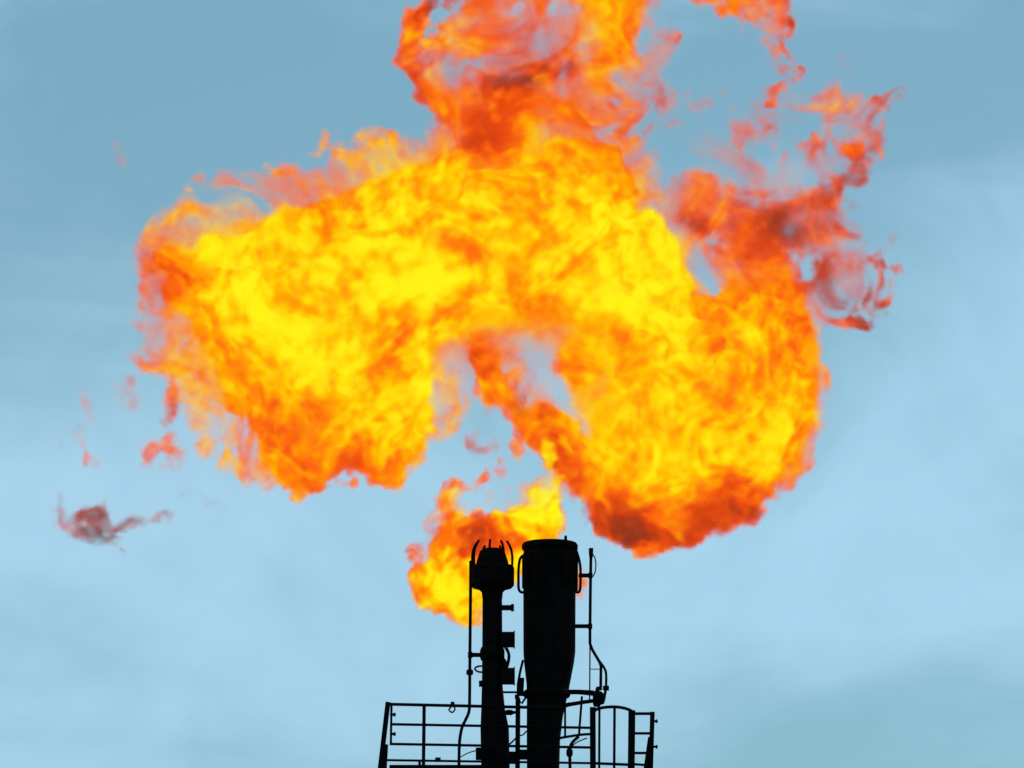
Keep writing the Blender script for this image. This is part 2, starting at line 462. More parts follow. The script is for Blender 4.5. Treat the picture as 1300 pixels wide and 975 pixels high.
# ------------------------------------------------------------------ platform
pf = thing('platform', 'black steel maintenance platform round the foot of the flare tips', 'platform', P(655, 985, 0))
MB().box(P(560, 974.5, YF - .03) , (M(130), .02, M(7))).build('toe_board', PAINT, pf)
zd = P(655, 990, YF).z
MB().box(((P(483, 990, YF).x + P(826, 990, YF).x) / 2, .15, zd - .04), (M(343), 2.5, .07)).build('deck', PAINT, pf)
for k in range(5):
    x = P(495 + k * 80, 990, YF).x
    MB().box((x, .15, zd - .17), (.08, 2.4, .18)).build('beam', PAINT, pf)
MB().box((P(515, 970, YF).x + .25, YF, P(515, 968.5, YF).z), (.05, .04, .08)).build('toe_clip', PAINT, pf)

# ------------------------------------------------------------------ flames
# A flame is drawn as tubes and lobes of burning gas, given depth, torn by 3-D noise and kept as voxels:
# 'density' is how much burning gas there is, 'temperature' how hot (dark soot, red, orange, yellow).


def seg_sd(pu, pv, a, b, ra, rb):
    du, dv = b[0] - a[0], b[1] - a[1]
    L2 = du * du + dv * dv + 1e-6
    t = np.clip(((pu - a[0]) * du + (pv - a[1]) * dv) / L2, 0, 1)
    d = np.sqrt((pu - a[0] - t * du) ** 2 + (pv - a[1] - t * dv) ** 2)
    return (ra + (rb - ra) * t) - d


def poly_sd(pu, pv, pts):
    d = np.full(pu.shape, 1e9, np.float32)
    ins = np.zeros(pu.shape, bool)
    n = len(pts)
    for i in range(n):
        a, b = pts[i], pts[(i + 1) % n]
        d = np.minimum(d, -seg_sd(pu, pv, a, b, 0, 0))
        if a[1] != b[1]:
            c = ((a[1] > pv) != (b[1] > pv)) & (pu < (b[0] - a[0]) * (pv - a[1]) / (b[1] - a[1]) + a[0])
            ins ^= c
    return np.where(ins, d, -d)


def spline_mat(n, step, cell, off):
    m = int(n * step / cell) + 6
    x = np.arange(n) * step / cell + off
    i = np.floor(x).astype(int)
    f = x - i
    w = [(1 - f) ** 3 / 6, (3 * f ** 3 - 6 * f ** 2 + 4) / 6, (-3 * f ** 3 + 3 * f ** 2 + 3 * f + 1) / 6, f ** 3 / 6]
    A = np.zeros((n, m), np.float32)
    for k in range(4):
        A[np.arange(n), i + k] += w[k]
    return A


def noise3(rng, shape, steps, cell):
    A = [spline_mat(n, s, cell, rng.uniform(0, 1)) for n, s in zip(shape, steps)]
    L = rng.standard_normal((A[0].shape[1], A[1].shape[1], A[2].shape[1])).astype(np.float32)
    t = np.tensordot(A[1], L, (1, 1))            # y, x, z
    t = np.tensordot(A[0], t, (1, 1))            # x, y, z
    t = np.tensordot(t, A[2].T, (2, 0))
    return t * np.float32(3.2)                   # roughly unit deviation


def fbm(rng, shape, steps, cells):
    out = 0
    for cell, amp in cells:
        out = out + noise3(rng, shape, steps, cell) * np.float32(amp)
    return out


def sstep(x):
    x = np.clip(x, 0, 1)
    return x * x * (3 - 2 * x)


ATTR = ('T', 'O', 'E', 'R', 'F', 'W')
DEF = dict(T=.6, O=1.0, E=14.0, R=None, F=0.0, W=0.0)


def field(prims, tedit, oedit, eedit, bounds, g, gw, depth, seed, warp, tn, swirl=((64, 18), (26, 8)), cool=.10):
    u0, v0, u1, v1 = bounds
    rng = np.random.default_rng(seed)
    mg = 60
    mu, mv = np.arange(u0 - mg, u1 + mg, 2.0), np.arange(v0 - mg, v1 + mg, 2.0)
    pu, pv = np.meshgrid(mu, mv, indexing='ij')
    pu, pv = pu.astype(np.float32), pv.astype(np.float32)
    SD = np.full(pu.shape, -1e9, np.float32)
    acc = {a: np.zeros(pu.shape, np.float32) for a in ATTR}
    wsum = np.zeros(pu.shape, np.float32)
    for p in prims:
        q = dict(DEF)
        q.update(p)
        if 'poly' in q:
            sd = poly_sd(pu, pv, q['poly'])
            q['R'] = q['R'] or 115.0
        else:
            s = q['stroke']
            sd = np.full(pu.shape, -1e9, np.float32)
            if len(s) == 1:
                s = [s[0], (s[0][0] + .5, s[0][1], s[0][2])]
            for a, b in zip(s, s[1:]):
                sd = np.maximum(sd, seg_sd(pu, pv, a, b, a[2], b[2]))
            q['R'] = q['R'] or 0.7 * max(x[2] for x in s)
            q['E'] = min(q['E'], 1.5 * max(x[2] for x in s))
        w = np.exp(np.clip((sd - np.where('poly' in q, 0, 0)) / 9.0, -12, 3.0)) + 1e-9
        for a in ATTR:
            acc[a] += w * q[a]
        wsum += w
        SD = np.maximum(SD, sd)
    for a in ATTR:
        acc[a] /= wsum
    for (u, v, ru, rv, ang, val, k) in tedit:
        c, s = math.cos(R(ang)), math.sin(R(ang))
        x, y = (pu - u) * c + (pv - v) * s, -(pu - u) * s + (pv - v) * c
        w = k * np.exp(-(x / ru) ** 2 - (y / rv) ** 2)
        acc['T'] += (val - acc['T']) * w
    for key, edits in (('O', oedit), ('E', eedit)):
        for (u, v, ru, rv, ang, val, k) in edits:
            c, s = math.cos(R(ang)), math.sin(R(ang))
            x, y = (pu - u) * c + (pv - v) * s, -(pu - u) * s + (pv - v) * c
            w = k * np.exp(-((x / ru) ** 2 + (y / rv) ** 2) ** 2)
            acc[key] += (val - acc[key]) * w
    U = np.arange(u0, u1, g, dtype=np.float32)
    V = np.arange(v1, v0, -g, dtype=np.float32)
    W = np.arange(-depth, depth + .1, gw, dtype=np.float32)
    shape, steps = (len(U), len(W), len(V)), (g, gw, g)
    du = fbm(rng, shape, steps, warp)
    dv = fbm(rng, shape, steps, warp)
    iu = np.clip(((U[:, None, None] + du - mu[0]) / 2.0 + .5).astype(np.int32), 0, len(mu) - 1)
    iv = np.clip(((V[None, None, :] + dv - mv[0]) / 2.0 + .5).astype(np.int32), 0, len(mv) - 1)
    idx = iu * len(mv) + iv
    del iu, iv
    take = lambda m: m.ravel()[idx]
    e = take(SD) - (W[None, :, None] + dv * 0.5 - take(acc['W'])) ** 2 / (2 * take(acc['R']))
    E = take(acc['E'])
    sw = []
    for n, st in zip(shape, steps):
        i = np.arange(n, dtype=np.float32)
        d = fbm(rng, shape, steps, swirl) / np.float32(st)
        ax = len(sw)
        d += i.reshape([-1 if k == ax else 1 for k in range(3)])
        np.abs(d, out=d)
        d = np.where(d > n - 1, 2 * (n - 1) - d, d)
        sw.append(np.clip(d, 0, n - 1).astype(np.int32))
    sidx = (sw[0] * shape[1] + sw[1]) * shape[2] + sw[2]
    del sw, d
    n1 = fbm(rng, shape, steps, ((26, .5), (13, .42), (7, .36))).ravel()[sidx]
    e = e + n1 * E * 0.36
    body = sstep(e / E + .32)
    O = take(acc['O'])
    F = take(acc['F'])
    # optical depth for the wanted opacity, spread over the local thickness
    TH = 2.0 * np.sqrt(2 * acc['R'] * np.maximum(SD, 3.0)) * 0.8
    TAU = np.where(acc['O'] > .93, 6 + 26 * np.clip((acc['O'] - .93) / .07, 0, 1), -np.log(1 - np.clip(acc['O'], 0, .93)) * 1.7)
    rate = take(np.minimum(TAU / TH, 0.15).astype(np.float32))
    ridge = np.exp(-(fbm(rng, shape, steps, ((40, .5), (18, .35), (9, .2))).ravel()[sidx] / 0.24) ** 2)
    patch = (1 - F) + F * ridge * 2.2
    patch = patch * np.clip(1 + n1 * 1.1 * (1 - np.clip(O, 0, 1) ** 2), 0.05, 3)
    dens = body * patch
    del ridge
    fade = .07 + .93 * sstep((take(SD) + n1 * E * .75 + .1 * E) / (1.15 * E))
    dens *= 1 + (fade - 1) * take(np.clip((acc['R'] - 25) / 60, 0, 1))
    T = take(acc['T'])
    n2 = fbm(rng, shape, steps, tn).ravel()[sidx] + fbm(rng, shape, steps, tn[-2:]) * np.float32(1.15)
    floor = T * 0.62
    n2 = np.where(n2 < 0, n2 * .85, n2)
    T = T + n2 * (0.50 + 0.45 * np.clip(T * 1.4, 0, 1)) - cool * np.clip(T, .1, 1) * (1 - sstep((take(SD) + n1 * E * 0.4) / (E * 0.8 + 5)))
    rim = take(SD) + n1 * E * 0.4
    T = np.where(T > .80, .80 + .22 * np.tanh((T - .80) / .26), T)
    lim = np.clip(take(acc['T']), .50, .64) + .55 * sstep(rim / (1.0 * E + 4))
    lim = np.minimum(lim, .56 + .56 * np.clip(O, 0, 1))
    T = np.minimum(T, lim)
    floor = np.minimum(floor, lim)
    dens[:2] = 0
    dens[-2:] = 0
    dens[:, :1] = 0
    dens[:, -1:] = 0
    dens[:, :, :1] = 0
    dens[:, :, -1:] = 0
    dens[dens < 0.01] = 0
    return U, W, V, dens.astype(np.float32), (dens * rate).astype(np.float32), np.clip(np.maximum(T, floor), 0, 1.15).astype(np.float32)


def flame_gas_material():
    m = bpy.data.materials.new('burning_gas')
    m.use_nodes = True
    nt = m.node_tree
    nt.nodes.clear()
    new, L = nt.nodes.new, nt.links.new
    out = new('ShaderNodeOutputMaterial')
    a1 = new('ShaderNodeAttribute')
    a1.attribute_name = 'density'
    a2 = new('ShaderNodeAttribute')
    a2.attribute_name = 'temperature'
    cr = new('ShaderNodeValToRGB')
    r = cr.color_ramp
    stops = ((0.0, (76, 46, 38)), (0.15, (172, 56, 24)), (0.28, (228, 70, 14)), (0.44, (255, 104, 16)), (0.58, (255, 140, 6)), (0.72, (255, 172, 4)), (0.86, (255, 208, 5)), (1.0, (255, 244, 22)))
    while len(r.elements) < len(stops):
        r.elements.new(0.5)
    for el, (p, c) in zip(r.elements, stops):
        el.position = p
        el.color = lin(*c)
    mul = new('ShaderNodeMath')
    mul.operation = 'MULTIPLY'
    mul.inputs[1].default_value = PPM
    em = new('ShaderNodeEmission')
    ab = new('ShaderNodeVolumeAbsorption')
    ab.inputs['Color'].default_value = (0, 0, 0, 1)
    ad = new('ShaderNodeAddShader')
    L(a1.outputs['Fac'], mul.inputs[0])
    L(mul.outputs[0], ab.inputs['Density'])
    L(mul.outputs[0], em.inputs['Strength'])
    L(a2.outputs['Fac'], cr.inputs[0])
    L(cr.outputs[0], em.inputs['Color'])
    L(em.outputs[0], ad.inputs[0])
    L(ab.outputs[0], ad.inputs[1])
    L(ad.outputs[0], out.inputs['Volume'])
    return m


def flame_skin_material():
    """The outermost film of a flame: almost clear, with a trace of orange glow."""
    m = bpy.data.materials.new('flame_film')
    m.use_nodes = True
    nt = m.node_tree
    nt.nodes.clear()
    new, L = nt.nodes.new, nt.links.new
    out = new('ShaderNodeOutputMaterial')
    tr = new('ShaderNodeBsdfTransparent')
    em = new('ShaderNodeEmission')
    em.inputs['Color'].default_value = lin(255, 150, 70)
    tc = new('ShaderNodeTexCoord')
    n = new('ShaderNodeTexNoise')
    n.inputs['Scale'].default_value = 5.0
    n.inputs['Detail'].default_value = 2.0
    mr = new('ShaderNodeMapRange')
    mr.inputs['From Min'].default_value = 0.45
    mr.inputs['From Max'].default_value = 0.8
    mr.inputs['To Max'].default_value = 0.06
    mx = new('ShaderNodeMixShader')
    L(tc.outputs['Object'], n.inputs['Vector'])
    L(n.outputs[0], mr.inputs['Value'])
    L(mr.outputs[0], mx.inputs[0])
    L(tr.outputs[0], mx.inputs[1])
    L(em.outputs[0], mx.inputs[2])
    L(mx.outputs[0], out.inputs['Surface'])
    return m


GAS, FILM = flame_gas_material(), flame_skin_material()


def voxel_tree(lat, dims, lo, hi, mode, vox=0.1, thr=0.1):
    """Geometry nodes: the lattice's two values become the grids 'density' and 'temperature', or the density's outline a mesh."""
    nx, ny, nz = dims
    ng = bpy.data.node_groups.new('voxels', 'GeometryNodeTree')
    ng.interface.new_socket('Geometry', in_out='INPUT', socket_type='NodeSocketGeometry')
    ng.interface.new_socket('Geometry', in_out='OUTPUT', socket_type='NodeSocketGeometry')
    L = ng.links.new

    def nd(t, **k):
        n = ng.nodes.new(t)
        for a, b in k.items():
            setattr(n, a, b)
        return n
    nd('NodeGroupInput')
    go = nd('NodeGroupOutput')
    oi = nd('GeometryNodeObjectInfo')
    oi.inputs['Object'].default_value = lat
    pos = nd('GeometryNodeInputPosition')
    sub = nd('ShaderNodeVectorMath', operation='SUBTRACT')
    sub.inputs[1].default_value = lo
    L(pos.outputs[0], sub.inputs[0])
    mul = nd('ShaderNodeVectorMath', operation='MULTIPLY')
    mul.inputs[1].default_value = [(n - 1) / (b - a) for n, a, b in zip(dims, lo, hi)]
    L(sub.outputs[0], mul.inputs[0])
    add = nd('ShaderNodeVectorMath', operation='ADD')
    add.inputs[1].default_value = (.5, .5, .5)
    L(mul.outputs[0], add.inputs[0])
    fl = nd('ShaderNodeVectorMath', operation='FLOOR')
    L(add.outputs[0], fl.inputs[0])
    dot = nd('ShaderNodeVectorMath', operation='DOT_PRODUCT')
    dot.inputs[1].default_value = (ny * nz, nz, 1)
    L(fl.outputs[0], dot.inputs[0])
    vols = {}
    for n in ('dens', 'temp') if mode == 'VOLUME' else ('dens',):
        na = nd('GeometryNodeInputNamedAttribute', data_type='FLOAT')
        na.inputs[0].default_value = n
        si = nd('GeometryNodeSampleIndex', data_type='FLOAT', domain='POINT')
        L(oi.outputs['Geometry'], si.inputs['Geometry'])
        L(na.outputs[0], si.inputs['Value'])
        L(dot.outputs['Value'], si.inputs['Index'])
        vc = nd('GeometryNodeVolumeCube')
        L(si.outputs[0], vc.inputs['Density'])
        vc.inputs['Min'].default_value = lo
        vc.inputs['Max'].default_value = hi
        for a, b in zip('XYZ', dims):
            vc.inputs['Resolution ' + a].default_value = b
        vols[n] = vc
    if mode == 'VOLUME':
        gg = nd('GeometryNodeGetNamedGrid')
        gg.inputs['Name'].default_value = 'density'
        L(vols['temp'].outputs[0], gg.inputs[0])
        st = nd('GeometryNodeStoreNamedGrid')
        st.inputs['Name'].default_value = 'temperature'
        L(vols['dens'].outputs[0], st.inputs['Volume'])
        L(gg.outputs['Grid'], st.inputs['Grid'])
        sm = nd('GeometryNodeSetMaterial')
        sm.inputs['Material'].default_value = GAS
        L(st.outputs[0], sm.inputs[0])
        L(sm.outputs[0], go.inputs[0])
    else:
        vm = nd('GeometryNodeVolumeToMesh', resolution_mode='VOXEL_SIZE')
        vm.inputs['Voxel Size'].default_value = vox
        vm.inputs['Threshold'].default_value = thr
        vm.inputs['Adaptivity'].default_value = 0.15
        L(vols['dens'].outputs[0], vm.inputs[0])
        L(vm.outputs[0], go.inputs[0])
    return ng


def box3(a, n=1):
    """A light blur, so that the outline mesh stays simple."""
    for ax in range(3):
        for _ in range(n):
            a = (np.roll(a, 1, ax) + a * 2 + np.roll(a, -1, ax)) * np.float32(.25)
    return a


def lattice(dens, temp):
    me = bpy.data.meshes.new('flame_voxels')
    me.vertices.add(dens.size)
    for n, a in (('dens', dens), ('temp', temp)):
        if a is not None:
            at = me.attributes.new(n, 'FLOAT', 'POINT')
            at.data.foreach_set('value', np.ascontiguousarray(a).ravel())
    return bpy.data.objects.new('flame_voxels', me)


def flame(name, label, cat, anchor, depth_at, fld, group=None, thr=0.12, vox=0.09, blur=3):
    U, W, V, dens, rate, temp = fld
    x, y, z = (U - anchor[0]) / PPM, W / PPM, (anchor[1] - V) / PPM
    lo, hi = (float(x[0]), float(y[0]), float(z[0])), (float(x[-1]), float(y[-1]), float(z[-1]))
    lat = lattice(rate, temp)
    base = P(anchor[0], anchor[1], 0) + Vector((0, math.cos(EL), math.sin(EL))) * depth_at
    # outline of the flame, frozen to a plain mesh
    lat2 = lattice(box3(dens, blur), None)
    tmp = bpy.data.objects.new('outline', bpy.data.meshes.new('outline'))
    COL.objects.link(tmp)
    md = tmp.modifiers.new('v', 'NODES')
    md.node_group = voxel_tree(lat2, dens.shape, lo, hi, 'MESH', vox, thr)
    dg = bpy.context.evaluated_depsgraph_get()
    me = bpy.data.meshes.new_from_object(tmp.evaluated_get(dg))
    bpy.data.objects.remove(tmp)
    m2 = lat2.data
    bpy.data.objects.remove(lat2)
    bpy.data.meshes.remove(m2)
    me.name = name
    me.materials.clear()
    me.materials.append(FILM)
    o = bpy.data.objects.new(name, me)
    COL.objects.link(o)
    o.location = base
    o.rotation_euler = (EL, 0, 0)
    tag(o, label, cat, group)
    vd = bpy.data.volumes.new('burning_gas')
    vd.render.step_size = 0.11
    vd.materials.append(GAS)
    vo = bpy.data.objects.new('burning_gas', vd)
    COL.objects.link(vo)
    vo.parent = o
    md = vo.modifiers.new('voxels', 'NODES')
    md.node_group = voxel_tree(lat, dens.shape, lo, hi, 'VOLUME')
    print('flame', name, dens.shape, dens.size, 'faces', len(me.polygons))
    return o


WARP = ((110, 4), (52, 6), (26, 5.5), (12, 3.5), (6, 1.6))
TN = ((90, .08), (40, .10), (18, .085), (9, .06), (5.5, .05))

body = [(170, 306), (200, 300), (235, 282), (285, 268), (330, 270), (372, 255), (425, 250), (448, 228), (478, 208), (515, 198), (550, 188),
        (585, 172), (640, 150), (700, 158), (742, 172), (790, 198), (832, 240), (856, 280), (874, 320), (884, 358), (896, 384), (922, 366), (960, 348),
        (1000, 352), (1026, 382), (1042, 412), (1044, 462), (1036, 505), (1035, 545), (1016, 582), (986, 612), (968, 636), (936, 662), (900, 680), (868, 692),
        (828, 693), (792, 692), (764, 678), (744, 655), (726, 634), (704, 622), (680, 598), (654, 562), (628, 518), (602, 492), (588, 484), (562, 492),
        (548, 516), (552, 546), (541, 572), (522, 594), (509, 620), (490, 612), (458, 600), (430, 608), (402, 622), (372, 622), (350, 600), (322, 570), (304, 540),
        (272, 524), (246, 510), (230, 482), (214, 450), (204, 410), (196, 380), (192, 345)]
prims = [
    dict(poly=body, T=.73, E=15),
    # neck and the curl above it
    dict(stroke=[(600, 172, 30), (640, 150, 45), (690, 150, 50), (740, 180, 30)], T=.50, E=22),
    dict(stroke=[(600, 168, 22), (566, 132, 20), (534, 104, 20), (520, 66, 15), (530, 30, 13), (552, 18, 9)], T=.42, E=12, O=.97),
    dict(stroke=[(556, 20, 9), (572, 30, 6), (578, 18, 4)], T=.28, E=9, O=.6, F=.2),
    dict(stroke=[(548, 70, 26), (570, 110, 30), (610, 140, 34)], T=.56, E=22, O=.88, F=.1),
    dict(stroke=[(560, 60, 20), (600, 40, 34), (640, 20, 40), (700, 0, 40), (720, -50, 40)], T=.62, E=28, O=.86, F=.2),
    dict(stroke=[(600, 132, 26), (650, 106, 28), (700, 92, 24), (745, 72, 14)], T=.17, E=22, O=.92, F=.1),
    dict(stroke=[(610, 90, 40), (680, 60, 40), (740, 40, 40)], T=.46, E=30, O=.55, F=.4),
    dict(stroke=[(640, 46, 14), (680, 40, 12)], T=.28, E=14, O=.6, F=.3),
    dict(stroke=[(766, -60, 56), (766, 20, 54), (776, 66, 44), (770, 100, 22)], T=.60, E=22, O=.95),
    dict(stroke=[(690, 130, 40), (740, 130, 34), (790, 150, 24)], T=.52, E=26, O=.65, F=.3),
    dict(stroke=[(820, 10, 20), (838, 60, 18), (860, 52, 6)], T=.42, E=20, O=.35, F=.5),
    dict(stroke=[(800, 100, 20), (830, 120, 16), (840, 90, 14)], T=.42, E=24, O=.25, F=.5),
    # upper right, red and sooty
    dict(stroke=[(950, 350, 50), (970, 300, 44), (1000, 285, 46), (1050, 310, 34), (1075, 345, 18)], T=.35, E=26, O=.92, F=.12),
    dict(stroke=[(885, 270, 22), (900, 235, 26), (935, 245, 34), (975, 270, 40)], T=.35, E=26, O=.90, F=.15),
    dict(stroke=[(880, 230, 8), (890, 195, 9), (912, 178, 5), (915, 160, 3)], T=.38, E=14, O=.6, F=.25),
    dict(stroke=[(945, 200, 10), (985, 200, 8), (1020, 185, 6), (1040, 160, 8)], T=.38, E=18, O=.58, F=.3),
    dict(stroke=[(890, 160, 16), (940, 170, 24), (1000, 150, 20)], T=.42, E=30, O=.16, F=.6),
    dict(stroke=[(850, 250, 20), (870, 215, 14)], T=.34, E=24, O=.30, F=.5),
    dict(stroke=[(1030, 262, 18), (1072, 228, 17), (1098, 208, 16), (1112, 180, 15), (1114, 140, 12), (1128, 120, 5)], T=.32, E=18, O=.80, F=.12),
    dict(stroke=[(1060, 92, 6), (1062, 120, 20), (1052, 146, 24), (1084, 150, 22), (1030, 170, 8)], T=.52, E=22, O=.80, F=.15),
    dict(stroke=[(1076, 60, 4), (1066, 88, 8)], T=.4, E=12, O=.16, F=.5),
    dict(stroke=[(1026, 374, 10), (1030, 398, 10), (1044, 414, 9), (1068, 416, 9), (1088, 396, 10), (1095, 366, 9), (1101, 348, 4)], T=.22, E=10, O=.78, F=.1),
    dict(stroke=[(1070, 368, 24), (1046, 364, 28), (1036, 388, 24)], T=.16, E=30, O=.34, F=.3),
    dict(stroke=[(1074, 366, 13), (1092, 378, 11)], T=.30, E=14, O=.7, F=.2),
    dict(stroke=[(900, 330, 24), (905, 365, 24)], T=.42, E=24, O=.22, F=.4),
    # soft translucent envelope
    dict(stroke=[(205, 300, 18), (270, 268, 24), (340, 252, 28), (420, 234, 28), (500, 200, 28), (570, 178, 24)], T=.70, E=40, O=.42, F=.12),
    dict(stroke=[(188, 340, 16), (196, 420, 22), (226, 490, 26), (280, 540, 22), (330, 604, 14)], T=.66, E=40, O=.36, F=.12),
    dict(stroke=[(770, 185, 22), (830, 232, 24), (868, 290, 22), (884, 340, 18)], T=.62, E=36, O=.40, F=.12),
    dict(stroke=[(556, 520, 20), (576, 470, 26), (600, 440, 28), (700, 420, 28)], T=.60, E=40, O=.40, F=.1),
    dict(stroke=[(1040, 420, 14), (1042, 500, 14), (1024, 570, 12)], T=.58, E=24, O=.4, F=.1),
    dict(stroke=[(930, 200, 30), (1000, 215, 34), (1050, 200, 30), (1080, 150, 28)], T=.40, E=50, O=.16, F=.25),
    dict(stroke=[(1020, 270, 40), (1060, 310, 34), (1080, 350, 26)], T=.36, E=50, O=.30, F=.15),
    # ragged fringe along the left and top
    dict(stroke=[(200, 304, 10), (250, 284, 15), (300, 270, 17), (360, 260, 18), (430, 244, 18)], T=.66, E=20, O=.52, F=.25),
    dict(stroke=[(298, 236, 10), (306, 256, 14)], T=.66, E=14, O=.42, F=.3),
    dict(stroke=[(190, 350, 8), (200, 410, 10), (212, 460, 13), (236, 508, 14), (280, 540, 12), (310, 572, 8)], T=.62, E=18, O=.45, F=.25),
    dict(stroke=[(466, 208, 11), (488, 186, 7), (498, 174, 4)], T=.6, E=12, O=.5, F=.3),
    dict(stroke=[(520, 182, 6), (534, 160, 4), (545, 152, 3)], T=.55, E=9, O=.35, F=.3),
    dict(stroke=[(446, 226, 14), (500, 206, 14), (560, 184, 13), (600, 170, 10)], T=.66, E=18, O=.5, F=.25),
    dict(stroke=[(560, 470, 26), (590, 450, 30), (620, 430, 30)], T=.5, E=30, O=.35),
    dict(stroke=[(825, 230, 16), (862, 270, 16), (880, 330, 12)], T=.55, E=26, O=.22, F=.5),
    dict(stroke=[(1040, 420, 10), (1044, 470, 9), (1028, 560, 8), (1000, 610, 7)], T=.5, E=14, O=.4),
]
tedit = [
    (250, 272, 60, 20, -20, .68, .9), (370, 240, 110, 24, -14, .68, .9), (520, 190, 70, 20, -22, .66, .7), (395, 400, 110, 80, 20, 0.83, .8), (340, 360, 50, 40, 0, 0.86, .6), (450, 480, 80, 60, 20, 0.87, .7), (560, 275, 120, 55, -10, 0.86, .8), (640, 245, 80, 40, 0, 0.85, .6),
    (610, 368, 120, 30, 0, 0.87, .8), (790, 300, 70, 50, 20, 0.86, .7), (850, 440, 55, 110, -10, 0.86, .8), (830, 560, 70, 60, 0, 0.82, .6), (740, 345, 60, 30, 0, 0.86, .6), (920, 610, 40, 30, 0, .74, .5),
    (570, 330, 80, 20, -18, .66, .75), (690, 318, 60, 18, 20, .64, .7), (730, 275, 26, 20, 0, .58, .6), (480, 400, 40, 25, 0, .72, .6), (660, 200, 80, 30, 0, .66, .6), (560, 200, 60, 20, -25, .55, .7),
    (300, 330, 60, 50, 0, .62, .5), (208, 336, 44, 38, 0, .24, 1.0), (225, 430, 50, 60, 0, .55, .8), (200, 400, 24, 70, 0, .46, .8), (965, 460, 66, 100, 0, .50, .85), (1005, 520, 34, 90, 0, .48, .9), (1000, 400, 40, 40, 0, .52, .8), (670, 148, 80, 30, 0, .50, .9), (730, 190, 40, 30, 20, .60, .7), (470, 330, 60, 40, -20, .66, .6), (880, 380, 50, 40, 0, .66, .6), (300, 540, 50, 40, 0, .58, .6), (378, 556, 36, 54, -25, .36, .95), (460, 590, 44, 28, 0, .48, .9), (400, 610, 60, 18, 0, .5, .8), (480, 550, 26, 20, 0, .56, .7), (500, 480, 30, 40, 0, .62, .6),
    (540, 440, 60, 50, 0, .58, .7), (540, 540, 30, 60, 0, .7, .6), (620, 440, 60, 30, 0, .55, .7), (700, 430, 60, 20, 0, .6, .5),
    (940, 500, 55, 60, 20, .46, .85), (960, 440, 60, 50, 0, .63, .6), (970, 395, 60, 30, 0, .56, .7), (990, 560, 30, 50, 0, .60, .6), (760, 500, 40, 60, 0, .62, .6),
    (608, 456, 24, 36, -20, .42, 1.0), (636, 505, 22, 36, -33, .34, 1.0), (662, 548, 27, 40, -37, .30, 1.0), (704, 604, 34, 46, -37, .31, 1.0), (740, 630, 40, 30, 0, .40, .9), (795, 660, 90, 30, 8, .17, 1.0), (900, 655, 70, 24, -14, .30, .9), (800, 666, 40, 15, 5, .12, .9), (920, 642, 60, 18, -22, .30, .95), (950, 625, 24, 10, -30, .14, .7), (860, 640, 50, 18, 0, .42, .6),
    (600, 165, 26, 34, 20, .34, .9), (665, 100, 44, 20, -20, .14, .9), (1000, 288, 30, 22, 0, .10, .95), (888, 264, 18, 26, 0, .15, .9), (940, 240, 26, 20, 0, .38, .7), (965, 320, 40, 22, 0, .40, .7),
    (530, 30, 14, 18, 0, .16, .8), (520, 80, 16, 36, 0, .34, .7), (1080, 220, 20, 16, 0, .12, .7), (1058, 150, 22, 14, 0, .6, .8), (950, 350, 60, 30, 0, .5, .6),
]
oedit = [
    (670, 470, 44, 46, 5, .05, 1.0), (706, 502, 24, 40, -30, .01, 1.0), (726, 548, 14, 30, -30, .10, .9), (580, 470, 34, 30, 0, .30, .9), (715, 425, 34, 16, 0, .6, .6),
    (556, 500, 20, 34, 0, .5, .6), (607, 458, 16, 30, -20, 1.0, .95), (628, 503, 16, 38, -30, 1.0, 1.0), (662, 548, 24, 36, -37, 1.0, 1.0), (698, 592, 30, 36, -37, 1.0, 1.0),
    (280, 292, 60, 22, -12, .6, .7), (470, 225, 70, 18, -20, .5, .8), (720, 185, 50, 20, 10, .5, .7), (235, 460, 34, 70, -20, .6, .7), (630, 205, 60, 20, 0, .8, .4),
    (900, 336, 20, 36, 0, .06, 1.0), (556, 84, 16, 22, 0, .35, .7), (612, 82, 24, 10, -10, .45, .8), (640, 20, 14, 7, 0, .3, .7), (708, 60, 15, 15, 0, .0, 1.0), (660, 20, 12, 8, 0, .05, .7), (1092, 398, 14, 10, 0, .06, .8),
    (760, 500, 20, 60, 10, .7, .4), (830, 240, 20, 30, 30, .6, .6), (640, 405, 50, 16, 0, .75, .5),
]
eedit = [(300, 270, 150, 60, -14, 34, .9), (480, 215, 110, 40, -25, 30, .9), (215, 430, 50, 120, -15, 30, .9), (1000, 280, 110, 90, 0, 30, .6), (690, 90, 150, 70, 0, 28, .6), (840, 250, 40, 70, -30, 26, .8), (660, 450, 100, 50, 0, 26, .6), (636, 500, 34, 60, -33, 8, .9), (676, 565, 36, 60, -37, 8, .9), (860, 690, 200, 24, 0, 9, .8), (1030, 540, 24, 120, 20, 9, .7), (420, 620, 120, 20, 0, 11, .7)]
fld = field(prims, tedit, oedit, eedit, (130, -90, 1184, 712), 2.7, 4.4, 160, 7, WARP, TN)
flame('gas_flame', 'huge arching yellow and orange flame with red sooty curls high above the stacks', 'flame', (700, 640), 1.7, fld)

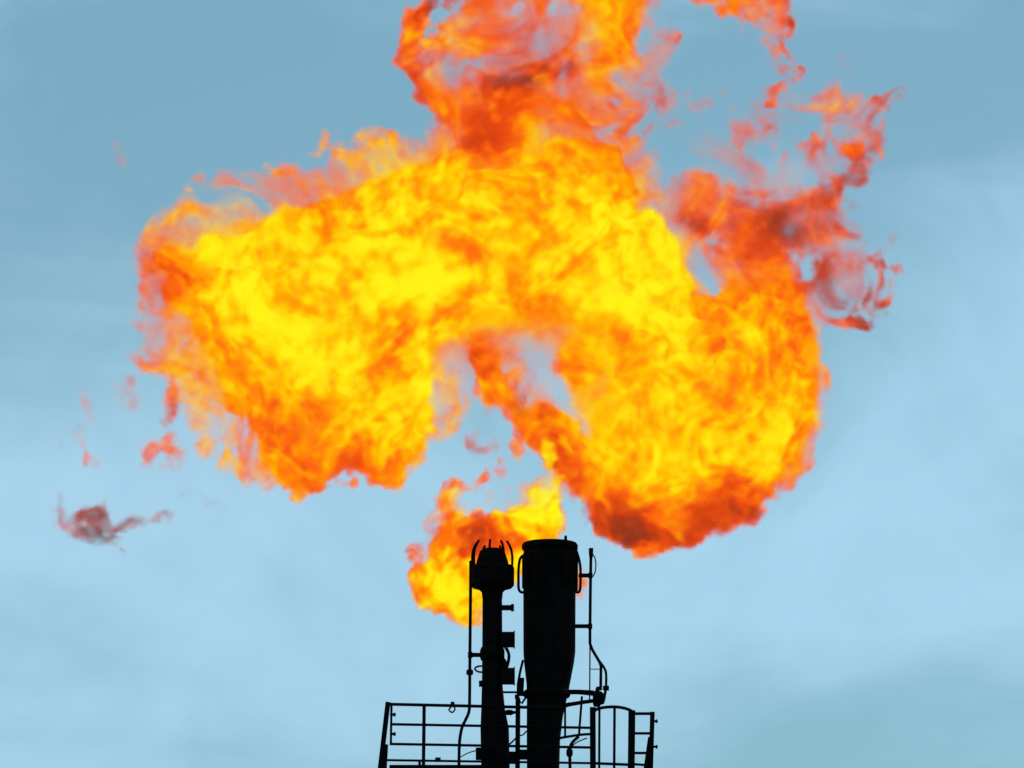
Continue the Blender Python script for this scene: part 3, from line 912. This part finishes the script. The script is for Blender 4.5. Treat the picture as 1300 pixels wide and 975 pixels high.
# the small flame that blows out of the wide stack's mouth and behind the narrow stack
small = [(718, 700), (719, 650), (716, 610), (706, 590), (694, 592), (684, 622), (668, 640), (636, 644), (608, 654), (592, 662), (588, 640), (590, 618), (578, 616), (562, 636),
         (553, 664), (540, 684), (540, 710), (528, 734), (528, 764), (546, 784), (575, 791), (600, 790), (616, 772), (660, 730), (735, 745), (742, 730), (700, 700)]
prims = [
    dict(poly=small, T=.93, E=8, R=40),
    dict(stroke=[(690, 640, 14), (696, 600, 12), (692, 575, 9), (680, 560, 4)], T=.80, E=14, O=.7, F=.3),
    dict(stroke=[(582, 612, 6), (566, 640, 12), (556, 672, 12)], T=.45, E=12, O=.8),
    dict(stroke=[(536, 690, 12), (548, 668, 12)], T=.3, E=18, O=.3, F=.4),
    dict(stroke=[(600, 645, 10), (640, 634, 10), (672, 622, 10)], T=.6, E=16, O=.28, F=.5),
    dict(stroke=[(720, 735, 10), (738, 745, 8), (736, 760, 5)], T=.55, E=16, O=.4),
]
tedit = [
    (660, 662, 50, 18, -15, 1.0, .9), (700, 640, 20, 60, 0, .98, .8), (562, 742, 34, 28, 0, .98, .9), (575, 700, 20, 40, 0, .94, .8), (622, 682, 38, 15, 0, .32, .95), (606, 692, 18, 22, 0, .12, 1.0), (640, 690, 40, 14, 0, .5, .8), (690, 672, 22, 12, 0, .7, .5),
    (565, 650, 16, 34, 20, .48, .9), (532, 745, 12, 30, 0, .45, .9), (560, 785, 50, 12, 0, .48, .9), (600, 770, 24, 20, 0, .66, .6), (545, 690, 18, 16, 0, .45, .7), (735, 745, 14, 20, 0, .6, .8),
]
oedit = [(590, 640, 14, 16, 0, .3, .5), (655, 632, 30, 8, 0, .3, .6)]
fld = field(prims, tedit, oedit, [], (505, 545, 765, 815), 2.0, 3.0, 62, 21, ((48, 3.5), (24, 3.5), (12, 2.6), (6, 1.6)), ((30, .08), (15, .11), (8, .10), (4.5, .07)), ((30, 6), (13, 3)))
flame('gas_flame', 'small yellow flame blowing from the wide stack mouth and curling down behind the pronged stack', 'flame', (700, 690), 1.0, fld, vox=.06)

# loose scraps of flame and smoke
WSM = ((40, 5), (18, 5), (9, 3.5), (5, 1.5))
TSM = ((24, .05), (10, .04), (5, .03))
wisps = [
    ('smoke_wisp', 'torn brown wisp of smoke drifting low at the far left', 'smoke', [
        dict(stroke=[(60, 632, 8), (72, 650, 10), (82, 664, 8)], T=.14, E=20, O=.16, F=.3),
        dict(stroke=[(76, 660, 8), (104, 656, 9), (132, 664, 9), (160, 666, 8), (190, 668, 7), (212, 660, 5)], T=.13, E=18, O=.22, F=.3),
        dict(stroke=[(120, 664, 8), (130, 680, 7), (146, 690, 5), (154, 704, 3)], T=.04, E=12, O=.28, F=.2),
        dict(stroke=[(98, 650, 8), (120, 645, 6)], T=.2, E=12, O=.25, F=.2)], (30, 600, 240, 726)),
    ('flame_wisp', 'upright red scrap of flame just left of the big flame', 'flame', [dict(stroke=[(211, 480, 6), (211, 500, 8), (209, 520, 5), (206, 540, 2)], T=.38, E=14, O=.42, F=.1)], (182, 450, 240, 562)),
    ('flame_wisp', 'round pink scrap of flame below the upright red scrap', 'flame', [dict(stroke=[(196, 575, 10), (208, 564, 12), (215, 572, 10)], T=.40, E=24, O=.38, F=.2)], (170, 535, 246, 604)),
    ('flame_wisp', 'long faint pink streak of flame at the left above the brown smoke', 'flame', [
        dict(stroke=[(94, 512, 7), (108, 535, 9), (112, 562, 8), (124, 578, 5)], T=.42, E=22, O=.22, F=.2)], (66, 484, 150, 606)),
    ('smoke_wisp', 'very faint grey smudge of smoke left of the long pink streak', 'smoke', [
        dict(stroke=[(84, 540, 9), (74, 556, 9), (64, 572, 7)], T=.1, E=20, O=.10, F=.2)], (36, 512, 112, 600)),
    ('flame_wisp', 'faint pink patch of flame between the long pink streak and the upright red scrap', 'flame', [
        dict(stroke=[(146, 498, 9), (166, 492, 8), (166, 514, 6)], T=.42, E=20, O=.16, F=.2)], (122, 468, 192, 542)),
    ('smoke_wisp', 'small faint grey puff of smoke below the pink scraps of flame', 'smoke', [dict(stroke=[(240, 628, 7), (262, 634, 8), (268, 640, 6)], T=.1, E=14, O=.12, F=.5)], (215, 602, 296, 662)),
    ('flame_wisp', 'thin slanting pale streak of flame above the big flame at upper left', 'flame', [dict(stroke=[(390, 198, 5), (408, 186, 7), (420, 176, 7), (425, 164, 5)], T=.62, E=12, O=.34, F=.15)], (370, 148, 444, 218)),
    ('flame_wisp', 'speckled pale scrap of flame right above the left shoulder of the big flame', 'flame', [dict(stroke=[(352, 216, 9), (366, 212, 12), (384, 222, 10)], T=.66, E=16, O=.42, F=.4)], (326, 184, 414, 250)),
    ('flame_wisp', 'ragged orange piece of flame cut by the top edge, with a curling tail', 'flame', [
        dict(stroke=[(930, -50, 30), (948, 0, 22), (972, 16, 22), (990, 20, 14)], T=.55, E=16, O=.75, F=.2),
        dict(stroke=[(996, -40, 9), (998, 20, 8), (999, 44, 6)], T=.2, E=9, O=.7, F=.2),
        dict(stroke=[(978, 40, 9), (985, 62, 9), (1004, 70, 6), (1006, 84, 4), (992, 98, 6), (986, 110, 4)], T=.36, E=12, O=.36, F=.4),
        dict(stroke=[(880, -30, 18), (905, 0, 8)], T=.5, E=14, O=.5, F=.3)], (850, -100, 1036, 136)),
    ('flame_wisp', 'faint red scrap of flame between the top column and the red curls', 'flame', [
        dict(stroke=[(908, 118, 6), (918, 126, 8), (924, 132, 5)], T=.3, E=12, O=.16, F=.4),
        dict(stroke=[(966, 130, 5), (970, 160, 8), (950, 180, 8)], T=.42, E=16, O=.14, F=.5),
        dict(stroke=[(940, 150, 10), (950, 175, 10)], T=.42, E=16, O=.10, F=.5)], (885, 95, 1000, 205)),
    ('flame_wisp', 'pair of dim red flecks of flame left of the red curls', 'flame', [
        dict(stroke=[(824, 160, 5), (830, 174, 7)], T=.32, E=11, O=.26, F=.3), dict(stroke=[(796, 172, 6), (798, 180, 6)], T=.34, E=11, O=.24, F=.3),
        dict(stroke=[(845, 120, 6), (842, 150, 8), (824, 210, 5)], T=.4, E=18, O=.08, F=.5)], (770, 98, 870, 236)),
    ('flame_wisp', 'dim red fleck of flame in the blue gap under the arch', 'flame', [dict(stroke=[(604, 560, 5), (616, 564, 8), (624, 556, 4)], T=.3, E=12, O=.24, F=.3)], (585, 538, 646, 588)),
    ('flame_wisp', 'thin pink thread of flame above the small flame and right of the pronged stack', 'flame', [dict(stroke=[(632, 585, 3), (634, 596, 4), (628, 606, 5), (614, 612, 4), (604, 616, 3)], T=.48, E=9, O=.34, F=.3)], (588, 570, 650, 632)),
    ('flame_wisp', 'tiny pale fleck of flame alone in the sky at the far upper left', 'flame', [dict(stroke=[(138, 178, 4), (140, 192, 5)], T=.4, E=12, O=.10, F=.3)], (116, 158, 164, 212)),
]
for i, (name, label, cat, prims, bounds) in enumerate(wisps):
    fld = field(prims, [], [], [], bounds, 2.2, 3.3, 34, 100 + i, WSM, TSM, ((24, 3), (11, 1.5)))
    flame(name, label, cat, ((bounds[0] + bounds[2]) / 2, (bounds[1] + bounds[3]) / 2), 1.6, fld, 'loose scraps of flame and smoke', thr=.035, vox=.06, blur=7)
